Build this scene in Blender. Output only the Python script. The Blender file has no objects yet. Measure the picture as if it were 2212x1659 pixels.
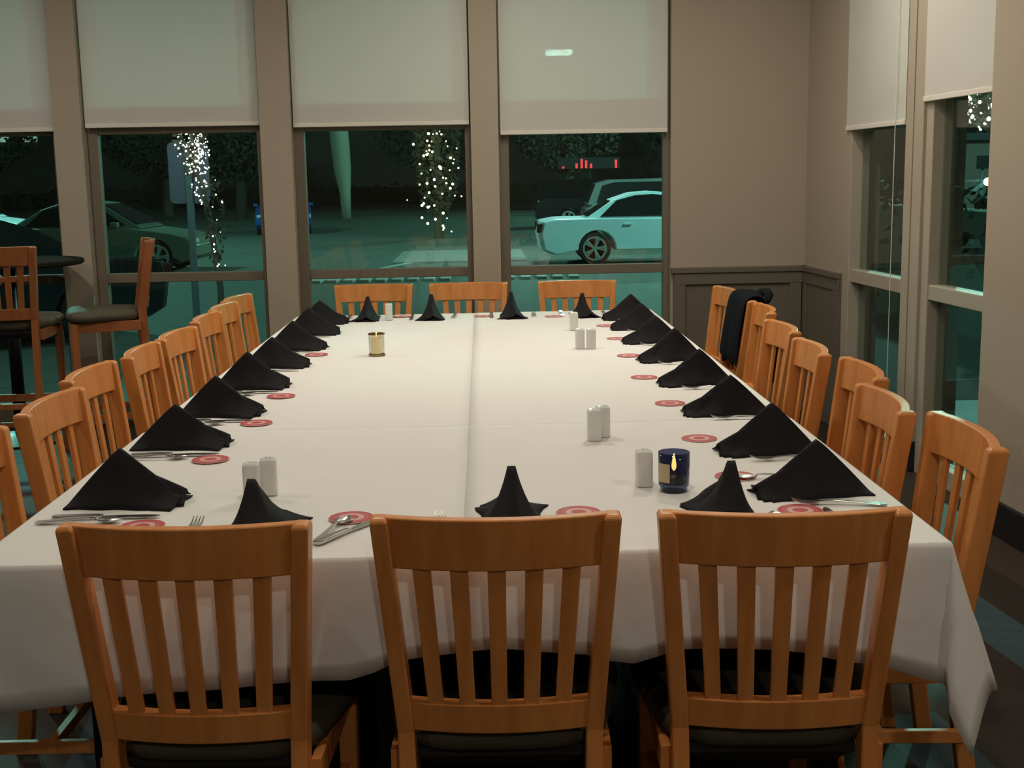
import bpy, bmesh, math, random
from mathutils import Vector, Matrix
R = math.radians
rnd = random.Random(7)
scn = bpy.context.scene
col = scn.collection

# ------------------------------------------------------------------ camera
cd = bpy.data.cameras.new('camera'); cam = bpy.data.objects.new('camera', cd); col.objects.link(cam)
YAW, PITCH, ROLL = -0.0218, 0.1663, -0.0179
fw = Vector((-math.sin(YAW)*math.cos(PITCH), math.cos(YAW)*math.cos(PITCH), -math.sin(PITCH)))
rt = Vector((math.cos(YAW), math.sin(YAW), 0)); up = rt.cross(fw)
r2 = rt*math.cos(ROLL) + up*math.sin(ROLL); u2 = up*math.cos(ROLL) - rt*math.sin(ROLL)
cam.matrix_world = Matrix(((r2.x, u2.x, -fw.x, 0.0493), (r2.y, u2.y, -fw.y, -2.2311), (r2.z, u2.z, -fw.z, 1.4439), (0, 0, 0, 1)))
cd.sensor_width = 36; cd.lens = 2670.6/2212*36; cd.clip_start = .05; cd.clip_end = 400
scn.camera = cam

# ------------------------------------------------------------------ world, exposure
w = bpy.data.worlds.new('night_sky'); scn.world = w; w.use_nodes = True
w.node_tree.nodes['Background'].inputs[0].default_value = (.016, .021, .020, 1)
w.node_tree.nodes['Background'].inputs[1].default_value = 1.0
scn.view_settings.view_transform = 'Standard'
try: scn.view_settings.look = 'None'
except Exception: pass
scn.view_settings.exposure = 0.0; scn.view_settings.gamma = 1; scn.view_settings.use_curve_mapping = False

def light(name, kind, loc, energy, color, size=.1, aim=None, spot=None, blend=.5):
    l = bpy.data.lights.new(name, kind); o = bpy.data.objects.new(name, l); col.objects.link(o)
    o.location = loc; l.energy = energy; l.color = color
    if kind == 'AREA': l.size = size
    else: l.shadow_soft_size = size
    if spot: l.spot_size = R(spot); l.spot_blend = blend
    if aim: o.rotation_euler = (Vector(aim)-Vector(loc)).to_track_quat('-Z', 'Y').to_euler()
    return o
WARM = (1, .915, .79)
CEIL = 2.95
# unseen ceiling downlights, several added as fill: x, y, watts, cone, aim offset
CANS = [(-.45, 2.45, 14), (.75, 2.45, 17), (.15, 4.1, 9), (1.35, 3.5, 13), (-2.45, 3.5, 17),
        (-2.4, 1.0, 11), (.1, -.38, 11), (1.75, -.75, 11), (-4.6, 2.6, 18), (-3.4, -2.6, 16), (.6, -3.7, 24)]
for i, (x, y, e) in enumerate(CANS):
    light('downlight_and_fill_lamp', 'AREA', (x, y, CEIL-.03), e, WARM, .16).data.shape = 'DISK'
MERC = (.34, 1.0, .84)
STREET = [(9.5, 19.5, 7.5, 5200), (-14, 29.3, 8.5, 5200), (9.5, 50, 9.5, 5200)]
for x, y, z, e in STREET: light('street_lamp_light', 'POINT', (x, y, z-.25), e, MERC, .35)
light('low_street_lamp_light', 'POINT', (1.9, 27, 4.0), 380, (.55, 1, .9), .12)
FACADE = [(-4.1, 5.75, 3.5, 300), (.9, 5.75, 3.5, 150)]
for x, y, z, e in FACADE: light('facade_lamp_light', 'SPOT', (x, y+.16, z), e, (.42, .95, .85), .1, (x, 16, -1.5), 150, .6)

# ------------------------------------------------------------------ materials
def mat(name, base, rough=.6, metal=0, emit=None, estr=0, noise=None, bump=None, spec=.5):
    m = bpy.data.materials.new(name); m.use_nodes = True; nt = m.node_tree; b = nt.nodes['Principled BSDF']
    b.inputs['Base Color'].default_value = (*base, 1); b.inputs['Roughness'].default_value = rough
    b.inputs['Metallic'].default_value = metal; b.inputs['Specular IOR Level'].default_value = spec
    if emit: b.inputs['Emission Color'].default_value = (*emit, 1); b.inputs['Emission Strength'].default_value = estr
    if noise or bump:
        tc = nt.nodes.new('ShaderNodeTexCoord'); mp = nt.nodes.new('ShaderNodeMapping'); nt.links.new(tc.outputs['Object'], mp.inputs[0])
    if noise:
        sc, stretch, c2, det = noise
        mp.inputs['Scale'].default_value = stretch
        n = nt.nodes.new('ShaderNodeTexNoise'); n.inputs['Scale'].default_value = sc; n.inputs['Detail'].default_value = det
        nt.links.new(mp.outputs[0], n.inputs[0])
        rp = nt.nodes.new('ShaderNodeValToRGB'); rp.color_ramp.elements[0].position = .3; rp.color_ramp.elements[1].position = .7
        rp.color_ramp.elements[0].color = (*base, 1); rp.color_ramp.elements[1].color = (*c2, 1)
        nt.links.new(n.outputs[0], rp.inputs[0]); nt.links.new(rp.outputs[0], b.inputs['Base Color'])
    if bump:
        sc, st, dist = bump
        n2 = nt.nodes.new('ShaderNodeTexNoise'); n2.inputs['Scale'].default_value = sc; n2.inputs['Detail'].default_value = 4
        nt.links.new(tc.outputs['Object'], n2.inputs[0])
        bp = nt.nodes.new('ShaderNodeBump'); bp.inputs['Strength'].default_value = st; bp.inputs['Distance'].default_value = dist
        nt.links.new(n2.outputs[0], bp.inputs['Height']); nt.links.new(bp.outputs[0], b.inputs['Normal'])
    return m

def glass_mat(name, tint, ior=1.5, rough=0.0, bias=0.0):
    m = bpy.data.materials.new(name); m.use_nodes = True; nt = m.node_tree; nt.nodes.clear()
    out = nt.nodes.new('ShaderNodeOutputMaterial'); tr = nt.nodes.new('ShaderNodeBsdfTransparent'); tr.inputs[0].default_value = (*tint, 1)
    gl = nt.nodes.new('ShaderNodeBsdfGlossy'); gl.inputs['Roughness'].default_value = rough
    lw = nt.nodes.new('ShaderNodeLayerWeight'); lw.inputs[0].default_value = .5; mx = nt.nodes.new('ShaderNodeMixShader')
    pw = nt.nodes.new('ShaderNodeMath'); pw.operation = 'POWER'; pw.inputs[1].default_value = 5
    ma = nt.nodes.new('ShaderNodeMath'); ma.operation = 'MULTIPLY_ADD'; ma.inputs[1].default_value = .9; ma.inputs[2].default_value = .05+bias
    nt.links.new(lw.outputs['Facing'], pw.inputs[0]); nt.links.new(pw.outputs[0], ma.inputs[0]); nt.links.new(ma.outputs[0], mx.inputs[0])
    nt.links.new(tr.outputs[0], mx.inputs[1]); nt.links.new(gl.outputs[0], mx.inputs[2]); nt.links.new(mx.outputs[0], out.inputs[0])
    return m

def blind_mat():
    m = bpy.data.materials.new('blind_fabric'); m.use_nodes = True; nt = m.node_tree; nt.nodes.clear()
    out = nt.nodes.new('ShaderNodeOutputMaterial')
    df = nt.nodes.new('ShaderNodeBsdfDiffuse'); df.inputs[0].default_value = (.82, .80, .74, 1)
    tl = nt.nodes.new('ShaderNodeBsdfTranslucent'); tl.inputs[0].default_value = (.80, .80, .76, 1)
    tr = nt.nodes.new('ShaderNodeBsdfTransparent'); tr.inputs[0].default_value = (.9, .95, .92, 1)
    a = nt.nodes.new('ShaderNodeMixShader'); a.inputs[0].default_value = .38
    b = nt.nodes.new('ShaderNodeMixShader'); b.inputs[0].default_value = .07
    nt.links.new(df.outputs[0], a.inputs[1]); nt.links.new(tl.outputs[0], a.inputs[2])
    nt.links.new(a.outputs[0], b.inputs[1]); nt.links.new(tr.outputs[0], b.inputs[2]); nt.links.new(b.outputs[0], out.inputs[0])
    return m

def floor_mat():
    m = mat('plank_floor', (.05, .035, .025), .62, spec=.2); nt = m.node_tree; b = nt.nodes['Principled BSDF']
    tc = nt.nodes.new('ShaderNodeTexCoord'); mp = nt.nodes.new('ShaderNodeMapping'); mp.inputs['Rotation'].default_value = (0, 0, R(84))
    br = nt.nodes.new('ShaderNodeTexBrick'); br.inputs['Scale'].default_value = 1; br.inputs['Brick Width'].default_value = 1.5
    br.inputs['Row Height'].default_value = .19; br.inputs['Mortar Size'].default_value = .002; br.inputs['Bias'].default_value = 0
    br.inputs['Color1'].default_value = (0, 0, 0, 1); br.inputs['Color2'].default_value = (1, 1, 1, 1); br.inputs['Mortar'].default_value = (0, 0, 0, 1)
    rp = nt.nodes.new('ShaderNodeValToRGB'); rp.color_ramp.interpolation = 'CONSTANT'
    e = rp.color_ramp.elements; e[0].color = (.030, .022, .017, 1); e[1].position = .62; e[1].color = (.040, .075, .088, 1)
    x = e.new(.35); x.color = (.045, .031, .023, 1); x = e.new(.84); x.color = (.025, .020, .017, 1)
    nt.links.new(tc.outputs['Object'], mp.inputs[0]); nt.links.new(mp.outputs[0], br.inputs[0]); nt.links.new(br.outputs[0], rp.inputs[0])
    nt.links.new(rp.outputs[0], b.inputs['Base Color'])
    return m

def coaster_mat():
    m = mat('coaster_print', (.8, .8, .75), .6); nt = m.node_tree; b = nt.nodes['Principled BSDF']
    tc = nt.nodes.new('ShaderNodeTexCoord'); ln = nt.nodes.new('ShaderNodeVectorMath'); ln.operation = 'LENGTH'
    mu = nt.nodes.new('ShaderNodeMath'); mu.operation = 'MULTIPLY'; mu.inputs[1].default_value = 10
    rp = nt.nodes.new('ShaderNodeValToRGB'); rp.color_ramp.interpolation = 'CONSTANT'; e = rp.color_ramp.elements
    red = (.50, .055, .06, 1); wh = (.66, .40, .36, 1)
    e[0].color = red; e[1].position = .16; e[1].color = wh
    for p, c in ((.27, red), (.30, (.52, .12, .11, 1)), (.36, red), (.455, wh)):
        q = e.new(p); q.color = c
    nt.links.new(tc.outputs['Object'], ln.inputs[0]); nt.links.new(ln.outputs['Value'], mu.inputs[0]); nt.links.new(mu.outputs[0], rp.inputs[0])
    nt.links.new(rp.outputs[0], b.inputs['Base Color'])
    return m

M = dict(
    wood=mat('honey_oak', (.75, .30, .082), .36, noise=(7, (5, 5, .5), (.60, .215, .052), 4)),
        barwood=mat('reddish_oak', (.34, .115, .035), .4, noise=(7, (5, 5, .5), (.26, .085, .026), 4)),
    seat=mat('olive_vinyl', (.085, .076, .050), .62, bump=(60, .2, .002), spec=.2), pan=mat('dark_seat_pan', (.018, .016, .014), .6),
    cloth=mat('white_cloth', (.80, .785, .74), .9, bump=(9, .25, .01), spec=.1),
    napkin=mat('black_napkin', (.012, .011, .012), .85, bump=(400, .3, .001), spec=.2),
    steel=mat('cutlery_steel', (.55, .53, .50), .25, 1),
    ceramic=mat('white_ceramic', (.72, .71, .67), .25),
    wall=mat('beige_wall', (.40, .34, .265), .85, bump=(90, .08, .002), spec=.2),
    wain=mat('taupe_panel', (.145, .125, .092), .6, spec=.3),
    pil=mat('pilaster_paint', (.43, .365, .285), .7, spec=.3),
    frame=mat('bronze_frame', (.175, .145, .105), .55, spec=.3),
    rframe=mat('lit_bronze_frame', (.40, .35, .275), .55, spec=.3),  # right-wall frames: same bronze, with their brighter lighting put into the colour
    glass=glass_mat('window_glass', (.86, .93, .90)),
    blind=blind_mat(), bar=mat('blind_rail', (.70, .66, .58), .6),
    ceil=mat('ceiling_paint', (.74, .70, .63), .9), floor=floor_mat(),
    black=mat('black_tile', (.014, .014, .014), .3), tabtop=mat('dark_table_top', (.022, .017, .013), .95, spec=.03),
    blackmetal=mat('black_metal', (.02, .02, .02), .4, .6),
    coaster=coaster_mat(),
    blue=glass_mat('cobalt_glass', (.30, .33, .47), 1.5), clear=glass_mat('clear_glass', (.93, .92, .88), 1.5),
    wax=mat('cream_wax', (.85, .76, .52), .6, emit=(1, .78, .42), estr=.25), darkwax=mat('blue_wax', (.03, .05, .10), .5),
    flame=mat('flame', (1, .7, .3), .5, emit=(1, .50, .07), estr=16), gold=mat('gold_paper', (.55, .43, .26), .5),
    wick=mat('wick', (.02, .02, .02), .8), jacket=mat('black_wool', (.010, .010, .014), .95, bump=(200, .3, .002), spec=.1),
    ring=mat('brass_rim', (.35, .25, .12), .35, .8),
    canw=mat('white_trim', (.8, .78, .74), .5), lampon=mat('lamp_lens', (1, .9, .7), .5, emit=(1, .8, .55), estr=4),
    asphalt=mat('asphalt', (.105, .125, .105), .75, noise=(1.3, (1, 1, 1), (.085, .10, .082), 6)),
    darkground=mat('dark_ground_sheet', (.018, .016, .013), .95, bump=(20, .5, .02)), pave=mat('pale_concrete', (.24, .25, .23), .85), paint=mat('road_paint', (.42, .44, .40), .8),
    silver=mat('silver_paint', (.86, .93, 1.0), .3, .1), darksilver=mat('graphite_paint', (.14, .17, .17), .25, .3), palecar=mat('pale_green_paint', (.15, .19, .14), .35, .1),
    darkcar=mat('black_paint', (.012, .016, .02), .22, .2), bluecar=mat('blue_paint', (.03, .10, .40), .3, .3),
    carglass=mat('tinted_glass', (.012, .016, .016), .08), tyre=mat('tyre', (.012, .012, .012), .8),
    rim=mat('alloy_rim', (.55, .6, .6), .3, .7), taill=mat('tail_lens', (.06, .01, .015), .2), headl=mat('headlight_lens', (.7, .8, .8), .1, .3),
    signm=mat('sign_metal', (.12, .11, .16), .5, .3), post=mat('galvanised_post', (.13, .15, .17), .5, .5),
    leaf=mat('dark_leaves', (.070, .060, .040), .9), bark=mat('bark', (.09, .075, .055), .9), palebark=mat('pale_bark', (.42, .38, .30), .9),
    warmb=mat('warm_bulb', (1, .8, .4), .5, emit=(1, .80, .38), estr=9), whiteb=mat('white_bulb', (1, .95, .9), .5, emit=(1, .90, .80), estr=7),
    brick=mat('dark_brick', (.20, .15, .13), .9), lit=mat('lit_pane', (.5, .8, .6), .5, emit=(.42, .72, .52), estr=.55),
    red=mat('red_light', (.8, .05, .05), .5, emit=(1, .04, .06), estr=1.0), lens=mat('street_lens', (.8, 1, .9), .5, emit=(.66, 1, .92), estr=100),
    lens2=mat('street_lens_dim', (.8, 1, .9), .5, emit=(.6, 1, .85), estr=12), yel=mat('yellow_lens', (1, .8, .4), .5, emit=(1, .72, .3), estr=5),
    cyan=mat('cyan_screen', (.3, .8, .9), .5, emit=(.3, .8, .85), estr=.8),
)

# ------------------------------------------------------------------ mesh builder
class MB:
    def __init__(s, mx=None): s.v = []; s.f = []; s.mx = mx
    def add(s, vs, fs):
        n = len(s.v)
        s.v += [tuple(s.mx @ Vector(p)) if s.mx else tuple(p) for p in vs]
        s.f += [tuple(n+i for i in f) for f in fs]
        return s
    def box(s, x0, x1, y0, y1, z0, z1):
        v = [(x, y, z) for z in (z0, z1) for y in (y0, y1) for x in (x0, x1)]
        return s.add(v, [(0, 2, 3, 1), (4, 5, 7, 6), (0, 1, 5, 4), (2, 6, 7, 3), (0, 4, 6, 2), (1, 3, 7, 5)])
    def loft(s, rings, close=True, cap=True):
        n = len(rings[0]); v = [p for r in rings for p in r]; f = []
        for i in range(len(rings)-1):
            for j in range(n if close else n-1):
                k = (j+1) % n; f.append((i*n+j, i*n+k, (i+1)*n+k, (i+1)*n+j))
        if cap and close: f.append(tuple(range(n))[::-1]); f.append(tuple((len(rings)-1)*n+j for j in range(n)))
        return s.add(v, f)
    def lathe(s, prof, c=(0, 0, 0), n=24):
        return s.loft([[(c[0]+r*math.cos(2*math.pi*j/n), c[1]+r*math.sin(2*math.pi*j/n), c[2]+z) for j in range(n)] for r, z in prof])
    def tube(s, pts, r, n=8):
        rings = []; pts = [Vector(p) for p in pts]
        for i, p in enumerate(pts):
            d = (pts[min(i+1, len(pts)-1)]-pts[max(i-1, 0)]).normalized()
            a = d.cross(Vector((0, 0, 1)) if abs(d.z) < .9 else Vector((1, 0, 0))).normalized(); b = d.cross(a)
            rr = r[i] if isinstance(r, (list, tuple)) else r
            rings.append([tuple(p+a*rr*math.cos(2*math.pi*j/n)+b*rr*math.sin(2*math.pi*j/n)) for j in range(n)])
        return s.loft(rings)
    def bar(s, pts, hw, hd):      # rectangular section along points, widths along x, depths along y
        rings = []
        for i, p in enumerate(pts):
            a = hw[i] if isinstance(hw, (list, tuple)) else hw; b = hd[i] if isinstance(hd, (list, tuple)) else hd
            rings.append([(p[0]-a, p[1]-b, p[2]), (p[0]+a, p[1]-b, p[2]), (p[0]+a, p[1]+b, p[2]), (p[0]-a, p[1]+b, p[2])])
        return s.loft(rings)
    def ball(s, c, r, n=6, m=4):
        return s.loft([[(c[0]+r*math.sin(math.pi*i/m)*math.cos(2*math.pi*j/n), c[1]+r*math.sin(math.pi*i/m)*math.sin(2*math.pi*j/n), c[2]-r*math.cos(math.pi*i/m)) for j in range(n)] for i in [.08]+list(range(1, m))+[m-.08]])
    def build(s, name, m, parent=None, bevel=0, smooth=False, solid=0, sub=0):
        me = bpy.data.meshes.new(name); me.from_pydata(s.v, [], s.f); me.materials.append(m)
        bm = bmesh.new(); bm.from_mesh(me); bmesh.ops.recalc_face_normals(bm, faces=bm.faces); bm.to_mesh(me); bm.free()
        o = bpy.data.objects.new(name, me); col.objects.link(o)
        if parent: o.parent = parent
        if smooth: me.polygons.foreach_set('use_smooth', [True]*len(me.polygons))
        if solid: k = o.modifiers.new('solid', 'SOLIDIFY'); k.thickness = solid; k.offset = 0
        if sub: k = o.modifiers.new('sub', 'SUBSURF'); k.levels = sub; k.render_levels = sub
        if bevel: k = o.modifiers.new('bevel', 'BEVEL'); k.width = bevel; k.segments = 2; k.limit_method = 'ANGLE'
        return o

def tag(o, label, cat=None, group=None, kind=None):
    if label: o['label'] = label
    if cat: o['category'] = cat
    if group: o['group'] = group
    if kind: o['kind'] = kind
    return o
def thing(name, label, cat, loc=(0, 0, 0), rz=0, group=None):
    o = bpy.data.objects.new(name, None); col.objects.link(o); o.empty_display_size = .1
    o.location = loc; o.rotation_euler = (0, 0, rz); return tag(o, label, cat, group)
def dup(o, loc, rz, label, parent=None):
    c = o.copy(); col.objects.link(c)
    if parent: c.parent = parent
    else:
        c.location = loc; c.rotation_euler = (0, 0, rz); c['label'] = label
    for ch in [q for q in allobjs[o.name]]: dup_child(ch, c)
    return c
allobjs = {}
def dup_child(o, parent):
    c = o.copy(); col.objects.link(c); c.parent = parent
    for g in list(o.children): dup_child(g, c)
def proto(o): allobjs[o.name] = list(o.children); return o
def place(p, loc, rz, label):
    """first call moves the prototype itself, later calls copy it"""
    if not p.get('_used'):
        p['_used'] = 1; p.location = loc; p.rotation_euler = (0, 0, rz); p['label'] = label; return p
    c = p.copy(); col.objects.link(c); c.location = loc; c.rotation_euler = (0, 0, rz); c['label'] = label
    for ch in allobjs[p.name]: dup_child(ch, c)
    return c
def struct(o, label=None, cat=None):
    o['kind'] = 'structure'
    if label: o['label'] = label
    if cat: o['category'] = cat
    return o

# ------------------------------------------------------------------ room
WY = 5.22
struct(MB().box(-7, 3.2, -6.2, WY+.16, -.12, 0).build('floor', M['floor']), 'dark plank floor with scattered teal planks', 'floor')
struct(MB().box(-7, 3.2, -6.2, WY+.16, CEIL, CEIL+.15).build('ceiling', M['ceil']), 'plain ceiling over the dining room', 'ceiling')
PIL = [(-3.66, -3.49), (-2.445, -2.282), (-1.243, -1.062), (-.005, .158)]
b = MB()
b.box(-7, -3.49, WY, WY+.16, 0, CEIL)
for a, c in PIL[1:]: b.box(a, c, WY-.01, WY+.16, 0, CEIL)
b.box(1.185, 2.3, WY+.02, WY+.16, 0, CEIL)
b.box(-3.49, 1.185, WY+.03, WY+.16, 2.75, CEIL)
struct(b.build('wall_back', M['wall']), 'beige wall with pilasters between the tall windows', 'wall')
for i in (1, 2, 3):
    a, c = PIL[i]
for i, (x0, x1) in enumerate([(-3.49, -2.445), (-2.282, -1.243), (-1.062, -.005), (.158, 1.185)]):
    r = struct(bpy.data.objects.new('window_%d' % (i+1), None)); col.objects.link(r)
    r['label'] = ['leftmost tall window, cut off by the photo edge', 'tall window behind the bar stool, with the sign outside', 'tall window with the warm lit tree outside', 'tall window with the silver car outside'][i]; r['category'] = 'window'
    f = MB(); y0, y1 = WY+.08, WY+.145; fwid = .062
    f.box(x0, x0+fwid, y0, y1, .0, 2.75); f.box(x1-fwid*.6, x1, y0, y1, .0, 2.75)
    for z0, z1 in ((.0, .12), (.850, .906), (1.73, 1.90), (2.69, 2.75)): f.box(x0+fwid, x1-fwid*.6, y0+.003, y1-.003, z0, z1)
    f.build('window_frame', M['frame'], r, bevel=.004)
    for z0, z1 in ((.12, .850), (.906, 1.73), (1.90, 2.69)):
        MB().box(x0+fwid, x1-fwid*.6, y0+.03, y0+.036, z0, z1).build('pane', M['glass'], r)
# wainscot at right of the windows
t = MB(); t.box(1.20, 1.98, WY-.004, WY+.025, 0, .85); 
t.box(1.185, 2.005, WY-.03, WY+.02, .85, .882)
for z0, z1 in ((.0, .14), (.78, .85)): t.box(1.20, 1.98, WY-.02, WY-.004, z0, z1)
for x0, x1 in ((1.2, 1.27), (1.905, 1.975)): t.box(x0, x1, WY-.02, WY-.004, .14, .78)
struct(t.build('trim_1', M['wain'], bevel=.003), 'taupe wainscot panel with a chair rail right of the windows', 'wall panel')

# right wall in its own frame: s along the wall from the corner towards the camera, n into the room
ang = math.atan(.062)
RW = Matrix.Translation((2.0, WY+.02, 0)) @ Matrix(((math.sin(ang), -math.cos(ang), 0, 0), (-math.cos(ang), -math.sin(ang), 0, 0), (0, 0, 1, 0), (0, 0, 0, 1)))
RWL = 2.55     # where the pier starts
b = MB(RW)
b.box(-.1, .66, -.2, 0, 0, CEIL); b.box(.66, 2.55, -.2, -.02, 2.75, CEIL); b.box(1.50, 1.70, -.2, .012, .15, CEIL); b.box(1.585, 1.60, .012, .02, .15, CEIL)
b.box(2.55, 3.15, -.2, .10, .14, CEIL); b.box(3.15, 11.6, -.2, 0, 0, CEIL)
struct(b.build('wall_right', M['wall'], bevel=.003), 'beige right wall with a post and a pier between the windows', 'wall')
b = MB(RW); b.box(1.50, 1.70, -.2, .024, 0, .15); b.box(2.54, 3.16, -.2, .112, 0, .14)
struct(b.build('baseboard_right', M['black'], bevel=.003), 'black tile base under the post and the pier', 'baseboard')
b = MB(RW); b.box(.02, .655, -.004, .012, 0, .85); b.box(.0, .655, 0, .03, .85, .882); b.box(.02, .655, .012, .02, .78, .85); b.box(.56, .655, .012, .02, .0, .78); b.box(.02, .09, .012, .02, .0, .78)
struct(b.build('trim_2', M['wain'], bevel=.003), 'taupe wainscot panel on the right wall beside the corner', 'wall panel')
struct(MB().box(-7.1, -7, -6.2, WY+.16, 0, CEIL).build('wall_left', M['wall']), 'far left wall of the dining room', 'wall')
struct(MB().box(-7, 3.2, -6.3, -6.2, 0, CEIL).build('wall_rear', M['wall']), 'wall behind the viewer', 'wall')
for i, (s0, s1) in enumerate([(.66, 1.50), (1.70, 2.55)]):
    r = struct(bpy.data.objects.new('window_%d' % (i+5), None)); col.objects.link(r)
    r['label'] = ['right-wall window next to the corner', 'right-wall window beside the pier'][i]; r['category'] = 'window'
    f = MB(RW); f.box(s0, s0+.10, -.10, 0.004, 0, 2.75) if i == 0 else f.box(s0, s0+.075, -.10, -.004, 0, 2.75)
    f.box(s1-.03, s1, -.10, -.004, 0, 2.75)
    for z0, z1 in ((.0, .09), (.842, .912), (1.8, 1.86), (2.69, 2.75)): f.box(s0+.05, s1-.03, -.09, -.01, z0, z1)
    f.build('window_frame', M['rframe'], r, bevel=.004)
    for z0, z1 in ((.09, .842), (.912, 1.8), (1.86, 2.69)):
        MB(RW).box(s0+.05, s1-.02, -.062, -.056, z0, z1).build('pane', M['glass'], r)

# roller blinds
def blind(label, x0, x1, y, z0, mx=None, chain=None):
    c = Vector(((x0+x1)/2, y, 2.70)); w = mx @ c if mx else c
    t = thing('roller_blind', label, 'window blind', w, 0)
    inv = Matrix.Translation(-w) @ (mx if mx else Matrix.Identity(4))
    MB(inv).box(x0, x1, y-.001, y+.001, z0+.02, 2.68).build('blind_fabric', M['blind'], t)
    MB(inv).box(x0, x1, y-.008, y+.008, z0, z0+.024).build('bottom_rail', M['bar'], t, bevel=.003)
    q = MB(inv); q.tube([(x0, y, 2.70), (x1, y, 2.70)], .028, 12); q.build('roller', M['bar'], t, smooth=False)
    if chain: MB(inv).tube([(chain[0], y+chain[2], 2.66), (chain[0], y+chain[2], chain[1])], .0022, 6).build('bead_chain', M['bar'], t)
    return t
blind('off-white roller blind at the left photo edge, left of the first pilaster', -3.475, -2.455, WY+.035, 1.752)
blind('off-white roller blind above the window with the sign outside', -2.272, -1.252, WY+.035, 1.768)
blind('off-white roller blind above the window with the warm lit tree', -1.052, -.015, WY+.035, 1.752)
blind('off-white roller blind with the bright lamp glare shining through', .170, 1.165, WY+.035, 1.688)
blind('pale roller blind on the right wall, nearer the corner', .70, 1.495, .012, 1.655, RW, (1.40, .3, .012))
blind('pale roller blind on the right wall, beside the pier', 1.705, 2.53, .012, 1.748, RW)

# unseen downlight fixtures, some only for the added fill lights
can = thing('unseen_downlight', '', 'ceiling light', (0, 0, 0), 0, 'unseen downlights in the ceiling, some added for fill')
can['label'] = 'small round unseen downlight in the ceiling'
MB().lathe([(.062, 0), (.085, 0), (.09, -.004), (.085, -.008), (.066, -.008), (.062, 0)], n=24).build('trim_ring', M['canw'], can)
MB().lathe([(.0005, -.002), (.06, -.002), (.06, -.0005), (.0005, -.0005)], n=24).build('lens', M['lampon'], can)
proto(can)
for x, y, e in CANS: place(can, (x, y, CEIL), 0, 'small round unseen downlight in the ceiling')

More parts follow.
